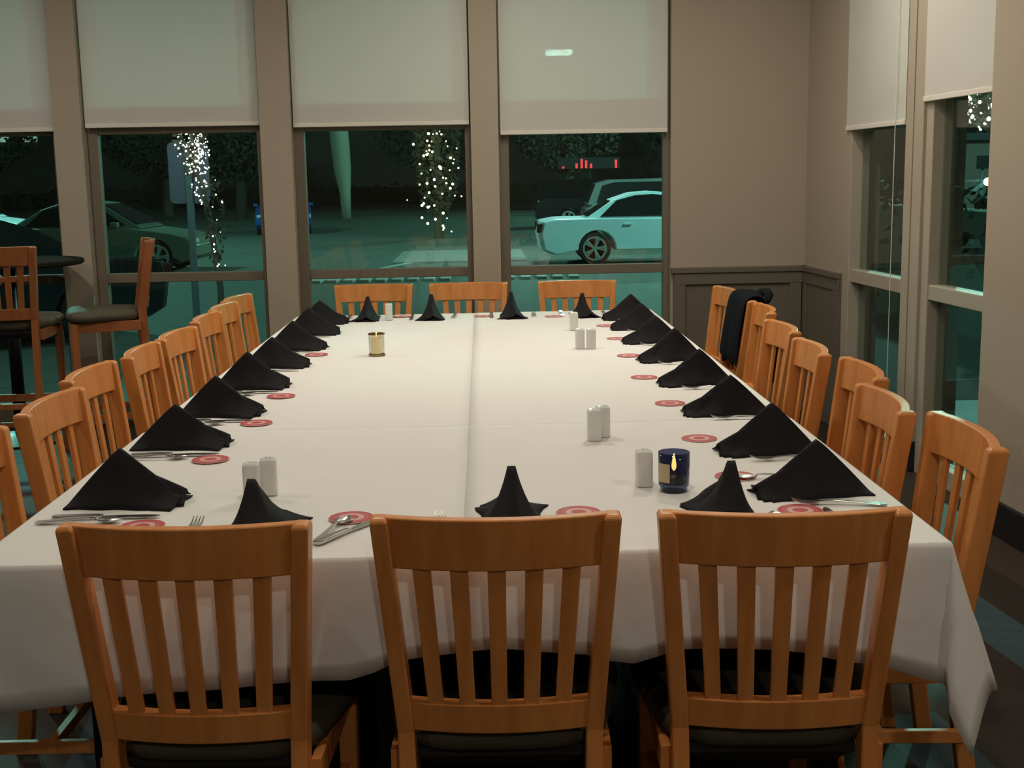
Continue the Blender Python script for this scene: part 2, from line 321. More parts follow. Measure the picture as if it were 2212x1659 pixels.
# ------------------------------------------------------------------ chairs
def backrail(hw, z0, z1, yc, bow, th, lean):
    b = MB(); rings = []
    for i in range(13):
        x = -hw + 2*hw*i/12; u = 1-(x/hw)**2
        def yy(z): return yc(z) - bow*u
        rings.append([(x, yy(z0), z0), (x, yy(z1), z1), (x, yy(z1)+th, z1), (x, yy(z0)+th, z0)])
    return b.loft(rings)
def make_chair(name, cat, H, SZ, wood, group, mid=None, foot=False, W=.225):
    t = thing(name, '', cat, (0, 0, 0), 0, group)
    yc = lambda z: .058*(1-(z-SZ)/(H-SZ)) if z > SZ else .058 - .045*(1-z/SZ)**1.5
    xc = lambda z: W-.016 - .032*(1-max(z-SZ, 0)/(H-SZ)) - (.004 if z < SZ else 0)
    for s in (-1, 1):
        zs = [0, SZ*.5, SZ, SZ+.1, SZ+.2, SZ+.3, H-.006, H]
        MB().bar([(s*xc(z), yc(z)+.021, z) for z in zs], [.016]*7+[.011], [.020]*2+[.023]*5+[.016]).build('rear_leg', wood, t, bevel=.004)
        MB().bar([(s*(W-.022), .435, 0), (s*(W-.02), .435, SZ-.055)], [.016, .021], [.016, .021]).build('front_leg', wood, t, bevel=.003)
    backrail(W-.022, H-.098, H, lambda z: yc(z)+.011, .034, .025, 0).build('top_rail', wood, t, bevel=.003)
    backrail(W-.048, SZ+.004, SZ+.062, lambda z: yc(z)+.006, .026, .033, 0).build('lower_rail', wood, t, bevel=.002)
    if mid: backrail(W-.04, mid, mid+.03, lambda z: yc(z)+.012, .028, .018, 0).build('middle_rail', wood, t, bevel=.003)
    for k in range(5):
        fx = (k-2)/3.0
        z0, z1 = SZ+.056, H-.093
        x0 = fx*(W-.048); x1 = fx*(W-.022)
        p0 = (x0, yc(z0)+.016-.026*(1-fx*fx), z0); p1 = (x1, yc(z1)+.022-.032*(1-fx*fx), z1)
        MB().bar([p0, p1], [.0145, .0165], .006).build('slat', wood, t, bevel=.002)
    # seat frame and cushion
    f = MB()
    for s in (-1, 1):
        f.loft([[(s*(W-.028-.006), y, z) for y, z in ((.12, SZ-.10), (.12, SZ-.05), (.12, SZ-.05), (.12, SZ-.10))]]*1, cap=False) if False else None
        f.box(min(s*(W-.034), s*(W-.014)), max(s*(W-.034), s*(W-.014)), .09, .42, SZ-.105, SZ-.05)
    f.box(-(W-.03), W-.03, .424, .446, SZ-.105, SZ-.05)
    f.build('seat_frame', wood, t, bevel=.002)
    rings = []
    for k, (z, g) in enumerate([(SZ-.052, .016), (SZ-.045, .002), (SZ-.025, -.006), (SZ-.006, 0), (SZ+.006, .018), (SZ+.011, .06), (SZ+.013, .12)]):
        ring = []
        for j in range(32):
            a = 2*math.pi*j/32; c, s_ = math.cos(a), math.sin(a)
            e = .42; ex = abs(c)**e*(1 if c > 0 else -1); ey = abs(s_)**e*(1 if s_ > 0 else -1)
            hw = (W-.004) + .034*min(1, ey*1.0+.15) - g - (.016 if ey < -.8 else 0)
            ring.append((ex*hw, .272+ey*(.20-g), z))
        rings.append(ring)
    MB().loft(rings).build('seat_cushion', M['seat'], t, smooth=True)
    q = MB(); q.loft([[(sx*(W-.045-(.0 if yy > .3 else .02)-d), yy, z) for sx, yy in ((-1, .10+d), (1, .10+d), (1, .424-d), (-1, .424-d))] for z, d in ((SZ-.10, .03), (SZ-.07, .0), (SZ-.05, 0))]); q.build('seat_pan', M['pan'], t)
    st = MB()
    for s in (-1, 1): st.box(min(s*(W-.036), s*(W-.020)), max(s*(W-.036), s*(W-.020)), .06, .42, .17, .20)
    st.box(-(W-.03), W-.03, .24, .26, .172, .198)
    if foot: st.box(-(W-.03), W-.03, .425, .445, .28, .32); st.box(-(W-.05), W-.05, .05, .07, .30, .33)
    st.build('stretcher', wood, t, bevel=.002)
    return proto(t)
DC = make_chair('dining_chair', 'chair', .85, .42, M['wood'], 'honey oak chairs around the long table')
ordn = ['nearest', 'second', 'third', 'fourth', 'fifth', 'sixth', 'seventh', 'farthest']
NEARC = [(-.49, -.122, -3.0, 'leftmost of the three oak chairs seen from behind at the near end'),
         (.062, -.112, -1.5, 'middle of the three oak chairs seen from behind at the near end'),
         (.575, -.128, -2.5, 'rightmost of the three oak chairs seen from behind at the near end')]
for x, y, a, l in NEARC: place(DC, (x, y, 0), R(a), l)
FARC = [(-.575, 4.86, 'left'), (-.035, 4.85, 'middle'), (.585, 4.85, 'right')]
for x, y, l in FARC: place(DC, (x, y, 0), R(180-1.5), 'oak chair at the far end by the windows, %s one of three' % l)
LCH = [(-1.20, .63, -1), (-1.19, 1.21, -1), (-1.255, 1.76, -1), (-1.22, 2.25, 2), (-1.21, 2.74, -3), (-1.22, 3.33, -1), (-1.24, 3.80, -2), (-1.26, 4.24, -5)]
for i, (x, y, a) in enumerate(LCH):
    place(DC, (x, y, 0), R(-90+a), 'oak slat-back chair on the left side of the table, %s from the near end' % ordn[i] if i else 'oak slat-back chair cut off by the left photo edge, nearest on the left side')
RCH = [(1.18, .55, -3), (1.13, .98, -3), (1.23, 1.49, -3), (1.20, 1.98, -3), (1.24, 2.57, 0), (1.32, 3.22, -5), (1.33, 3.72, 0), (1.33, 4.14, 2)]
for i, (x, y, a) in enumerate(RCH):
    place(DC, (x, y, 0), R(90+a), ('oak slat-back chair on the right side of the table, %s from the near end' % ordn[i] if i != 6 else 'oak chair on the right side carrying the black jacket'))

BC = make_chair('bar_stool', 'bar stool', 1.14, .76, M['barwood'], 'bar stools at the high table', mid=.96, foot=True, W=.21)
place(BC, (-2.41, 4.05, 0), R(5), 'reddish oak bar stool seen from behind at the left photo edge')
place(BC, (-1.79, 4.72, 0), R(108), 'reddish oak bar stool seen side-on in front of the sign window')
# high bar table
t = thing('bar_table', 'dark high bar table between the two bar stools', 'table', (-2.62, 4.80, 0))
MB().lathe([(.0005, 1.0), (.40, 1.0), (.41, 1.008), (.41, 1.024), (.40, 1.03), (.0005, 1.03)], n=40).build('table_top', M['tabtop'], t)
MB().lathe([(.035, .03), (.035, 1.0)], n=16).build('pedestal', M['blackmetal'], t, smooth=True)
MB().lathe([(.0005, 0), (.26, 0), (.26, .01), (.05, .04), (.0005, .04)], n=32).build('base', M['blackmetal'], t)

# jacket over the seventh right chair
def jacket():
    b = MB(); nx, ny = 17, 24; vs = []; fs = []
    prof = [(-.055, .44), (-.052, .55), (-.05, .65), (-.052, .75), (-.050, .82), (-.044, .855), (-.025, .875), (.0, .880), (.03, .876), (.05, .86), (.062, .83), (.075, .76), (.09, .68), (.10, .60), (.105, .54)]
    for i in range(nx):
        x = -.185 + .37*i/(nx-1)
        for j, (y, z) in enumerate(prof):
            d = abs(j-7)/7
            wv = .008*math.sin(i*1.3+j*.3)*d + .005*math.sin(i*2.7)*d
            lim = (1+.10*d)
            vs.append((x*lim, y-.016*(1-(x/.2)**2)+wv, z - .012*abs(x)/.19 + (.02*math.sin(i*.9) if j in (0, len(prof)-1) else 0)))
    n = len(prof)
    for i in range(nx-1):
        for j in range(n-1): fs.append((i*n+j, (i+1)*n+j, (i+1)*n+j+1, i*n+j+1))
    b.add(vs, fs); return b
t = thing('jacket', 'black jacket draped over the back of a right-side chair near the corner', 'jacket', (1.33, 3.72, 0), R(90))
jacket().build('jacket_body', M['jacket'], t, smooth=True, solid=.010, sub=1)
c = MB(); c.tube([(-.15, -.062, .84), (-.08, -.085, .862), (0, -.092, .868), (.08, -.085, .862), (.15, -.062, .84)], [.012, .02, .022, .02, .012], 10)
c.build('collar', M['jacket'], t, smooth=True)
for s in (-1, 1):
    c = MB(); c.tube([(s*.175, -.055, .80), (s*.19, -.075, .68), (s*.185, -.08, .56), (s*.175, -.07, .46)], [.032, .036, .03, .026], 12); c.build('sleeve', M['jacket'], t, smooth=True)

# ------------------------------------------------------------------ tables and cloths
TX, TL = .915, 4.18
def table(name, label, x0, x1, y0, y1):
    t = thing(name, label, 'table', ((x0+x1)/2, (y0+y1)/2, 0)); hx, hy = (x1-x0)/2, (y1-y0)/2
    MB().box(-hx, hx, -hy, hy, .715, .744).build('table_top', M['tabtop'], t, bevel=.003)
    for sx in (-1, 1):
        for sy in (-1, 1): MB().bar([(sx*(hx-.16), sy*(hy-.20), 0), (sx*(hx-.16), sy*(hy-.20), .716)], .022, .022).build('leg', M['blackmetal'], t)
e = .004
table('dining_table', 'near left table hidden under the white cloth', -TX+e, -e, e, 1.22)
table('dining_table', 'near right table hidden under the white cloth', e, TX-e, e, 1.22)
table('dining_table', 'far left table hidden under the white cloth', -TX+e, -e, 1.225, TL-e)
table('dining_table', 'far right table hidden under the white cloth', e, TX-e, 1.225, TL-e)
HEM = [(-.93, .27), (-.5, .25), (-.22, .245), (-.1, .205), (.06, .188), (.2, .205), (.31, .228), (.42, .200), (.6, .198), (.75, .222), (.93, .25)]
def hem(x):
    for (a, p), (b_, q) in zip(HEM, HEM[1:]):
        if x <= b_: u = max(0, min(1, (x-a)/(b_-a))); u = u*u*(3-2*u); return p+(q-p)*u
    return HEM[-1][1]
def cloth(label, x0, x1, y0, y1, z, sx, sy, D, seed):
    """flat piece with a drop over side sx (-1 left / 1 right) and end sy (-1 near / 1 far)"""
    def span(a, b, side):
        n = max(2, int((b-a)/.045)); inner = [a+(b-a)*i/n for i in range(n+1)]
        dr = [.004, .012, .03, .06, .10, .14, .18, .215, 1]
        if side < 0: return [(a, -d) for d in dr[::-1]] + [(q, 0) for q in inner]
        return [(q, 0) for q in inner] + [(b, d) for d in dr]
    X = span(x0, x1, sx); Y = span(y0, y1, sy); b = MB(); vs = []
    ex = x0 if sx < 0 else x1; ey = y0 if sy < 0 else y1
    for (x, dx) in X:
        for (y, dy) in Y:
            cn = .062*math.exp(-math.hypot(x-ex, y-ey)/.20)
            Dx = D + cn + (.014*math.sin(2.1*y+seed) if sy > 0 else .01*math.sin(5*y)) ; Dy = hem(x) + cn*.6 if sy < 0 else D + cn + .014*math.sin(2.6*x+seed)*min(1, abs(x-ex)*3)
            a = Dx if abs(dx) == 1 else abs(dx)*Dx/.25; c = Dy if abs(dy) == 1 else abs(dy)*Dy/.25
            if dx == 0 and dy == 0: p = (x, y, z+.0006*math.sin(11*x+seed)*math.sin(7*y))
            elif dy == 0:
                fl = max(0, 1-abs(y-ey)/.5)
                r_ = a
                p = (ex+sx*(.004+min(a, .004)*.2+a*(.05+.25*fl) + .010*(a/D)*math.sin(13*y+seed)), y, z-max(0, a-.004)*.985)
            elif dx == 0:
                p = (x, ey+sy*(.004+min(c, .02)*.2+c*.015 + .007*(c/D)*math.sin(9*x+seed*2)+.004*(c/D)*math.sin(23*x)), z-max(0, c-.004)*.985)
            else:
                r_ = math.hypot(a, c); th = math.atan2(a, c)   # 0 = on the end face, pi/2 = on the side face
                k = r_/D; s_ = th/(math.pi/2)
                ox = (-.02+.32*max(0, s_*1.6-.6)**.8)*r_ ; oy = .015*r_ + (.12*r_ if s_ < 1 else 0)*math.sin(math.pi*s_)
                p = (ex+sx*(.006+ox+ (.010*k*math.sin(13*ey+seed) if s_ > .98 else 0)), ey+sy*(.006+oy), z-max(0, r_-.004)*(.985-.0*math.sin(math.pi*s_)))
            vs.append(p)
    n = len(Y); fs = [(i*n+j, (i+1)*n+j, (i+1)*n+j+1, i*n+j+1) for i in range(len(X)-1) for j in range(n-1)]
    b.add(vs, fs); o = b.build('tablecloth', M['cloth'], smooth=True, solid=.0012)
    return tag(o, label, 'tablecloth')
cloth('far left white tablecloth, under the left row of napkins and the cream candle', -TX, .010, 1.20, TL, .7452, -1, 1, .25, 1.0)
cloth('far right white tablecloth, beyond the cross seam on the right half', -.001, TX, 1.20, TL, .7465, 1, 1, .25, 2.2)
cloth('near left white tablecloth, hanging behind the left near chair', -TX, .011, 0, 1.216, .7478, -1, -1, .258, 3.3)
cloth('near right white tablecloth, its corner hanging at the lower right', .0, TX, 0, 1.216, .7492, 1, -1, .240, .9)
TZ = .7500; TF = .7475

# ------------------------------------------------------------------ napkins
def nap_sheet(s0, s1, hmax, spread, seed, outw, tail):
    """one folded tent: local +y points to the table centre, -y to the diner"""
    nv = 9; S = [s0+(s1-s0)*i/22 for i in range(23)]; vs = []; fs = []
    for i, s in enumerate(S):
        if s < 0: h = hmax*(1-(s/s0)**1.1)+.001; top = .004+.0035*max(0, 1+s/.03)
        else: h = hmax*(1-(s/s1))**.95 + tail*(s/s1); top = .003+.0045*max(0, 1-s/.03)
        for side in (-1, 1):
            for j in range(nv):
                v = j/(nv-1)                       # 0 ground, 1 top
                g = outw + (spread-outw)*max(0, (s-s0)/(s1-s0))**1.3
                w_ = top + (g-top)*(.30*(1-v)+.70*(1-v)**2.6)+.004*math.sin(math.pi*v)
                w_ += .0025*math.sin(seed+s*70+v*3)*(1-v)
                vs.append((side*w_, s, max(.0005, h*v)))
    m = 2*nv
    for i in range(len(S)-1):
        for k in (0, nv):
            for j in range(nv-1): fs.append((i*m+k+j, (i+1)*m+k+j, (i+1)*m+k+j+1, i*m+k+j+1))
        if True:
            fs.append((i*m+nv-1, (i+1)*m+nv-1, (i+1)*m+2*nv-1, i*m+2*nv-1))
    return vs, fs
def make_napkin(seed, tilt=0.0):
    o = thing('napkin', '', 'napkin', (0, 0, 0), 0, 'black napkins standing at the places')
    b = MB(); b.add(*nap_sheet(-.118, .115, .116, .072, seed, .045, .018))
    b.build('napkin_fold', M['napkin'], o, smooth=True, solid=.003)
    b = MB(Matrix.Rotation(R(5), 4, 'Z') @ Matrix.Translation((.0, .012, 0))); b.add(*nap_sheet(-.09, .125, .082, .052, seed+2, .030, .022))
    b.build('inner_fold', M['napkin'], o, smooth=True, solid=.003)
    b = MB(Matrix.Rotation(R(-9), 4, 'Z') @ Matrix.Translation((-.004, .0, 0))); b.add(*nap_sheet(-.06, .132, .055, .066, seed+4, .035, .012))
    b.build('tail_fold', M['napkin'], o, smooth=True, solid=.003)
    return proto(o)
NP = [make_napkin(1.0), make_napkin(4.4)]
LN = [.43, 1.02, 1.48, 1.97, 2.44, 2.93, 3.42, 3.85]; RN = [.38, .80, 1.32, 1.84, 2.38, 2.90, 3.36, 3.76]
k = 0
def nap(x, y, rz, l):
    global k; k += 1
    z = TZ if y < 1.216 else TF
    o = place(NP[k % 2], (x, y, z+.001), R(rz), l); s = 1+.05*math.sin(k*2.1); o.scale = (1, 1.0, s)
LNX = [-.752, -.775, -.765, -.76, -.755, -.75, -.75, -.755]
for i, y in enumerate(LN): nap(LNX[i], y, -90+4*math.sin(i*2.3), 'black folded napkin standing on the left side of the table, %s from the near end' % ordn[i])
for i, y in enumerate(RN): nap(.765, y, 90+4*math.sin(i*1.7+1), 'black folded napkin standing on the right side of the table, %s from the near end' % ordn[i])
for x, y, a, l in [(-.418, .165, -12, 'left'), (.098, .20, 2, 'middle'), (.54, .185, 8, 'right')]: nap(x, y, a, 'black folded napkin at the near end of the table behind the %s chair back' % l)
for x, y, a, l in [(-.535, 4.0, 175, 'leftmost of the four'), (-.215, 4.0, 180, 'second from left of four'), (.188, 3.98, 184, 'third from left of four'), (.545, 3.96, 188, 'rightmost of the four')]: nap(x, y, a, 'black folded napkin at the far end of the table, %s' % l)

# ------------------------------------------------------------------ cutlery
def outline(pts, z0=.001, th=.003):
    """symmetric blade from (y, halfwidth, lift)"""
    return [[(-w_, y, z0+l), (w_, y, z0+l), (w_, y, z0+l+th), (-w_, y, z0+l+th)] for y, w_, l in pts]
def make_knife():
    t = thing('knife', '', 'knife', (0, 0, 0), 0, 'table knives')
    MB().loft(outline([(-.11, .006, 0), (-.10, .010, 0), (-.06, .0085, .001), (-.02, .0065, .001), (-.005, .0065, 0)], th=.007)).build('handle', M['steel'], t, bevel=.0015)
    MB().loft(outline([(-.005, .0065, .001), (.03, .009, .001), (.08, .010, .001), (.105, .007, .001), (.115, .0015, .001)], th=.0018)).build('blade', M['steel'], t)
    return proto(t)
def make_fork():
    t = thing('fork', '', 'fork', (0, 0, 0), 0, 'table forks')
    MB().loft(outline([(-.10, .008, 0), (-.085, .011, .0005), (-.04, .006, .004), (.01, .0035, .007), (.035, .006, .005), (.045, .012, .004)], th=.003)).build('handle', M['steel'], t, bevel=.001)
    b = MB(); b.loft(outline([(.045, .012, .004), (.058, .0125, .003)], th=.002))
    for q in (-1.5, -.5, .5, 1.5):
        b.loft([[(q*.0068+a*.0018*w_, y, .001+l) if d else (q*.0068+a*.0018*w_, y, .003+l) for a, d in ((-1, 1), (1, 1), (1, 0), (-1, 0))] for y, l, w_ in ((.057, .003, 1), (.075, .004, .9), (.095, .010, .4))])
    b.build('tines', M['steel'], t)
    return proto(t)
def make_spoon():
    t = thing('spoon', '', 'spoon', (0, 0, 0), 0, 'table spoons')
    MB().loft(outline([(-.09, .008, 0), (-.075, .0105, .0005), (-.03, .006, .004), (.02, .0035, .008), (.035, .004, .006)], th=.003)).build('handle', M['steel'], t, bevel=.001)
    b = MB(); rings = []
    for i in range(9):
        u = i/8; y = .033+.058*u; w_ = .020*math.sin(math.pi*min(.97, max(.06, u**.9)))
        dp = .006*math.sin(math.pi*u)
        rings.append([(w_*q, y, .0075-dp*(1-q*q)*.9-.002) for q in (-1, -.6, 0, .6, 1)]+[(w_*q, y, .009-dp*(1-q*q)*.9-.002) for q in (1, .6, 0, -.6, -1)])
    b.loft(rings); b.build('bowl', M['steel'], t, smooth=True)
    return proto(t)
KN, FK, SP = make_knife(), make_fork(), make_spoon()
def zt(y): return (TZ if y < 1.216 else TF)+.001
def cut(p, what, x, y, rz, l): place(p, (x, y, zt(y)), R(rz), 'steel %s %s' % (what, l))
for i, y in enumerate(LN):
    l = 'near-side of the left-row napkin %s from the near end' % ordn[i]
    cut(KN, 'knife', -.755, y-.125, -90+3*math.sin(i*3), l)
    cut(SP, 'spoon', -.80, y-.155, -92+4*math.sin(i*2), l)
    if i > 0: cut(FK, 'fork', -.79, y+.115, -91, 'beyond the left-row napkin %s from the near end' % ordn[i])
for i, y in enumerate(RN):
    cut(FK, 'fork', .785, y-.105+.0*i, 82 if i == 0 else 89+3*math.sin(i), 'in front of the right-row napkin %s from the near end' % ordn[i])
    if i in (0,): cut(SP, 'spoon', .70, y+.135, 88, 'behind the nearest right-row napkin')
for x, a, l in [(-.40, 0, 'left'), (.098, 0, 'middle')]:
    cut(FK, 'fork', x-.145, .165, 2, 'left of the %s near-end napkin' % l)
cut(KN, 'knife', -.225, .165, -32, 'lying askew between the left and middle near chairs, on the right')
cut(SP, 'spoon', -.262, .170, -14, 'lying askew between the left and middle near chairs, on the left')
cut(KN, 'knife', .285, .13, -1, 'right of the middle near-end napkin'); cut(SP, 'spoon', .20, .13, -3, 'just right of the middle near-end napkin')
cut(KN, 'knife', .745, .13, -2, 'behind the right near chair back'); cut(SP, 'spoon', .63, .125, -2, 'just right of the right near-end napkin')
for x, l in [(-.535, 'leftmost'), (-.215, 'second from left'), (.188, 'third from left'), (.545, 'rightmost')]:
    cut(KN, 'knife', x-.10, 4.03, 180, 'left of the %s far-end napkin' % l); cut(FK, 'fork', x+.115, 4.03, 178, 'right of the %s far-end napkin' % l)

# ------------------------------------------------------------------ coasters
co = MB().lathe([(.0005, 0), (.0460, 0), (.0470, .0008), (.0460, .0016), (.0005, .0016)], n=36).build('coaster', M['coaster'])
tag(co, '', 'coaster', 'round red and white coasters'); proto(co)
CO = [(-.66, .235, 'in front of the nearest left-row napkin'), (-.65, .84, 'in front of the second left-row napkin'), (-.62, 1.32, 'in front of the third left-row napkin'),
      (-.62, 1.77, 'in front of the fourth left-row napkin'), (-.63, 2.73, 'near the sixth left-row napkin'),
      (-.235, .262, 'under the askew cutlery between the near chairs'), (.238, .262, 'peeking over the middle near chair back'), (.695, .235, 'peeking over the right near chair back'),
      (.622, .54, 'half behind the right near-end napkin'), (.612, .96, 'at the second right-row napkin'), (.615, 1.49, 'at the third right-row napkin'),
      (.60, 1.99, 'at the fourth right-row napkin'), (.61, 2.52, 'at the fifth right-row napkin'), (.62, 3.03, 'at the sixth right-row napkin'), (.62, 3.50, 'at the seventh right-row napkin'),
      (-.37, 4.06, 'left one of three at the far end'), (.045, 4.00, 'middle one of three at the far end'), (.40, 3.93, 'right one of three at the far end')]
for x, y, l in CO: place(co, (x, y, zt(y)), rnd.uniform(0, 6), 'round red and white coaster %s' % l)

# ------------------------------------------------------------------ shakers and candles
def rsq(h, r, z, n=24, e=.35):
    return [(h*abs(math.cos(a))**e*(1 if math.cos(a) > 0 else -1)*r, h*abs(math.sin(a))**e*(1 if math.sin(a) > 0 else -1)*r, z) for a in [2*math.pi*(j+.5)/n for j in range(n)]]
sh = thing('shaker', '', 'shaker', (0, 0, 0), 0, 'white ceramic shakers')
b = MB(); b.loft([rsq(.0175, 1, 0), rsq(.0185, 1, .003), rsq(.0185, 1, .074), rsq(.0175, 1, .079), rsq(.013, 1, .082), rsq(.003, 1, .083)]); b.build('shaker_body', M['ceramic'], sh, smooth=False)
b = MB()
for a in range(3): b.lathe([(.0012, .0828), (.0012, .0836)], (.005*math.cos(a*2.1), .005*math.sin(a*2.1), 0), 6)
b.build('holes', M['black'], sh)
proto(sh)
SH = [(.335, .975, 'left one of the pair in the middle of the near right cloth'), (.362, 1.02, 'right one of the pair in the middle of the near right cloth'),
      (.437, 2.75, 'left one of the far pair right of centre'), (.482, 2.74, 'right one of the far pair right of centre'), (.458, 3.36, 'standing alone beyond the far pair'),
      (-.425, 3.93, 'standing alone at the far left end'), (.402, .475, 'half hidden behind the blue glass candle'),
      (-.470, .435, 'left one behind the left near-end napkin'), (-.440, .478, 'right one behind the left near-end napkin')]
for x, y, l in SH: place(sh, (x, y, zt(y)), R(3), 'white ceramic shaker, %s' % l)

def flame(t, x, y, z, s=1):
    MB().lathe([(.0005, 0), (.004*s, .005*s), (.0048*s, .012*s), (.003*s, .024*s), (.0004, .034*s)], (x, y, z), 12).build('flame', M['flame'], t, smooth=True)
t = thing('candle', 'lit candle in a dark blue glass with a gold label', 'candle', (.462, .425, zt(.4)))
MB().lathe([(.026, 0), (.030, .001), (.030, .010), (.034, .014), (.0345, .088), (.0325, .088), (.032, .018), (.0005, .016), (.0005, .003)], n=32).build('glass_jar', M['blue'], t, smooth=True)
MB().lathe([(.0005, .019), (.0312, .019), (.0312, .036), (.0005, .037)], n=28).build('wax', M['darkwax'], t, smooth=False)
MB().lathe([(.0012, .036), (.0012, .046)], n=6).build('wick', M['wick'], t)
flame(t, 0, 0, .044, 1.15)
b = MB(); b.loft([[(.0352*math.cos(a), .0352*math.sin(a), z) for a in [R(192+6*i) for i in range(10)]] for z in (.024, .066)], close=False); b.build('label', M['gold'], t, solid=.0004)
t = thing('candle', 'lit cream candle in a clear glass on the far left cloth', 'candle', (-.382, 2.68, zt(2.7)))
MB().lathe([(.0005, 0), (.030, 0), (.031, .004), (.031, .084), (.0295, .084), (.0295, .006), (.0005, .006)], n=28).build('glass_jar', M['clear'], t, smooth=True)
MB().lathe([(.0005, .007), (.022, .007), (.022, .072), (.0005, .073)], n=24).build('wax', M['wax'], t)
b = MB()
for z in (.0, .083): b.lathe([(.031, z), (.0335, z), (.0335, z+.005), (.031, z+.005), (.031, z)], n=28)
b.build('rim', M['ring'], t)
MB().lathe([(.001, .072), (.001, .078)], n=6).build('wick', M['wick'], t); flame(t, 0, 0, .075, .5)

# ------------------------------------------------------------------ outside
GZ = -.35
struct(MB().box(-60, 60, WY+.35, 130, GZ-.2, GZ).build('ground', M['asphalt']), 'dark green-lit car park tarmac outside the windows', 'ground')
struct(MB().box(-9, 4.5, WY+.17, WY+.35, GZ-.2, -.12).build('trim_3', M['pave']), 'concrete ledge outside the windows', 'ledge')
struct(MB().box(2.5, 5.2, 2.0, 13.0, GZ, GZ+.03).build('trim_6', M['darkground']), 'dark sheet added to darken the ground outside the right-wall windows', 'ground sheet')  # added dark sheet, covers ground that would look too brightly lit
struct(MB().box(-1.9, 1.0, 24.4, 28.6, GZ, GZ+.02).build('trim_4', M['pave']), 'pale concrete slab in the car park', 'paving')
p = MB().box(-.09, .09, -.35, .35, 0, .05).build('kerb_stone', M['paint'], bevel=.01); tag(p, 'small pale kerb stone in a row across the car park', 'kerb stone', 'row of pale kerb stones'); proto(p)
for i in range(17):
    x = -2.9+i*.285
    if 8 < i < 10: continue
    place(p, (x, 19.9, GZ), 0, 'small pale kerb stone in a row across the car park')
ln = MB(Matrix.Translation((-2.3, 22, GZ)) @ Matrix.Rotation(R(-18), 4, 'Z')).box(-.06, .06, -3, 3, 0, .012).build('painted_line', M['paint']); struct(ln, 'faint painted bay line on the tarmac', 'road marking'); ln.name = 'trim_5'

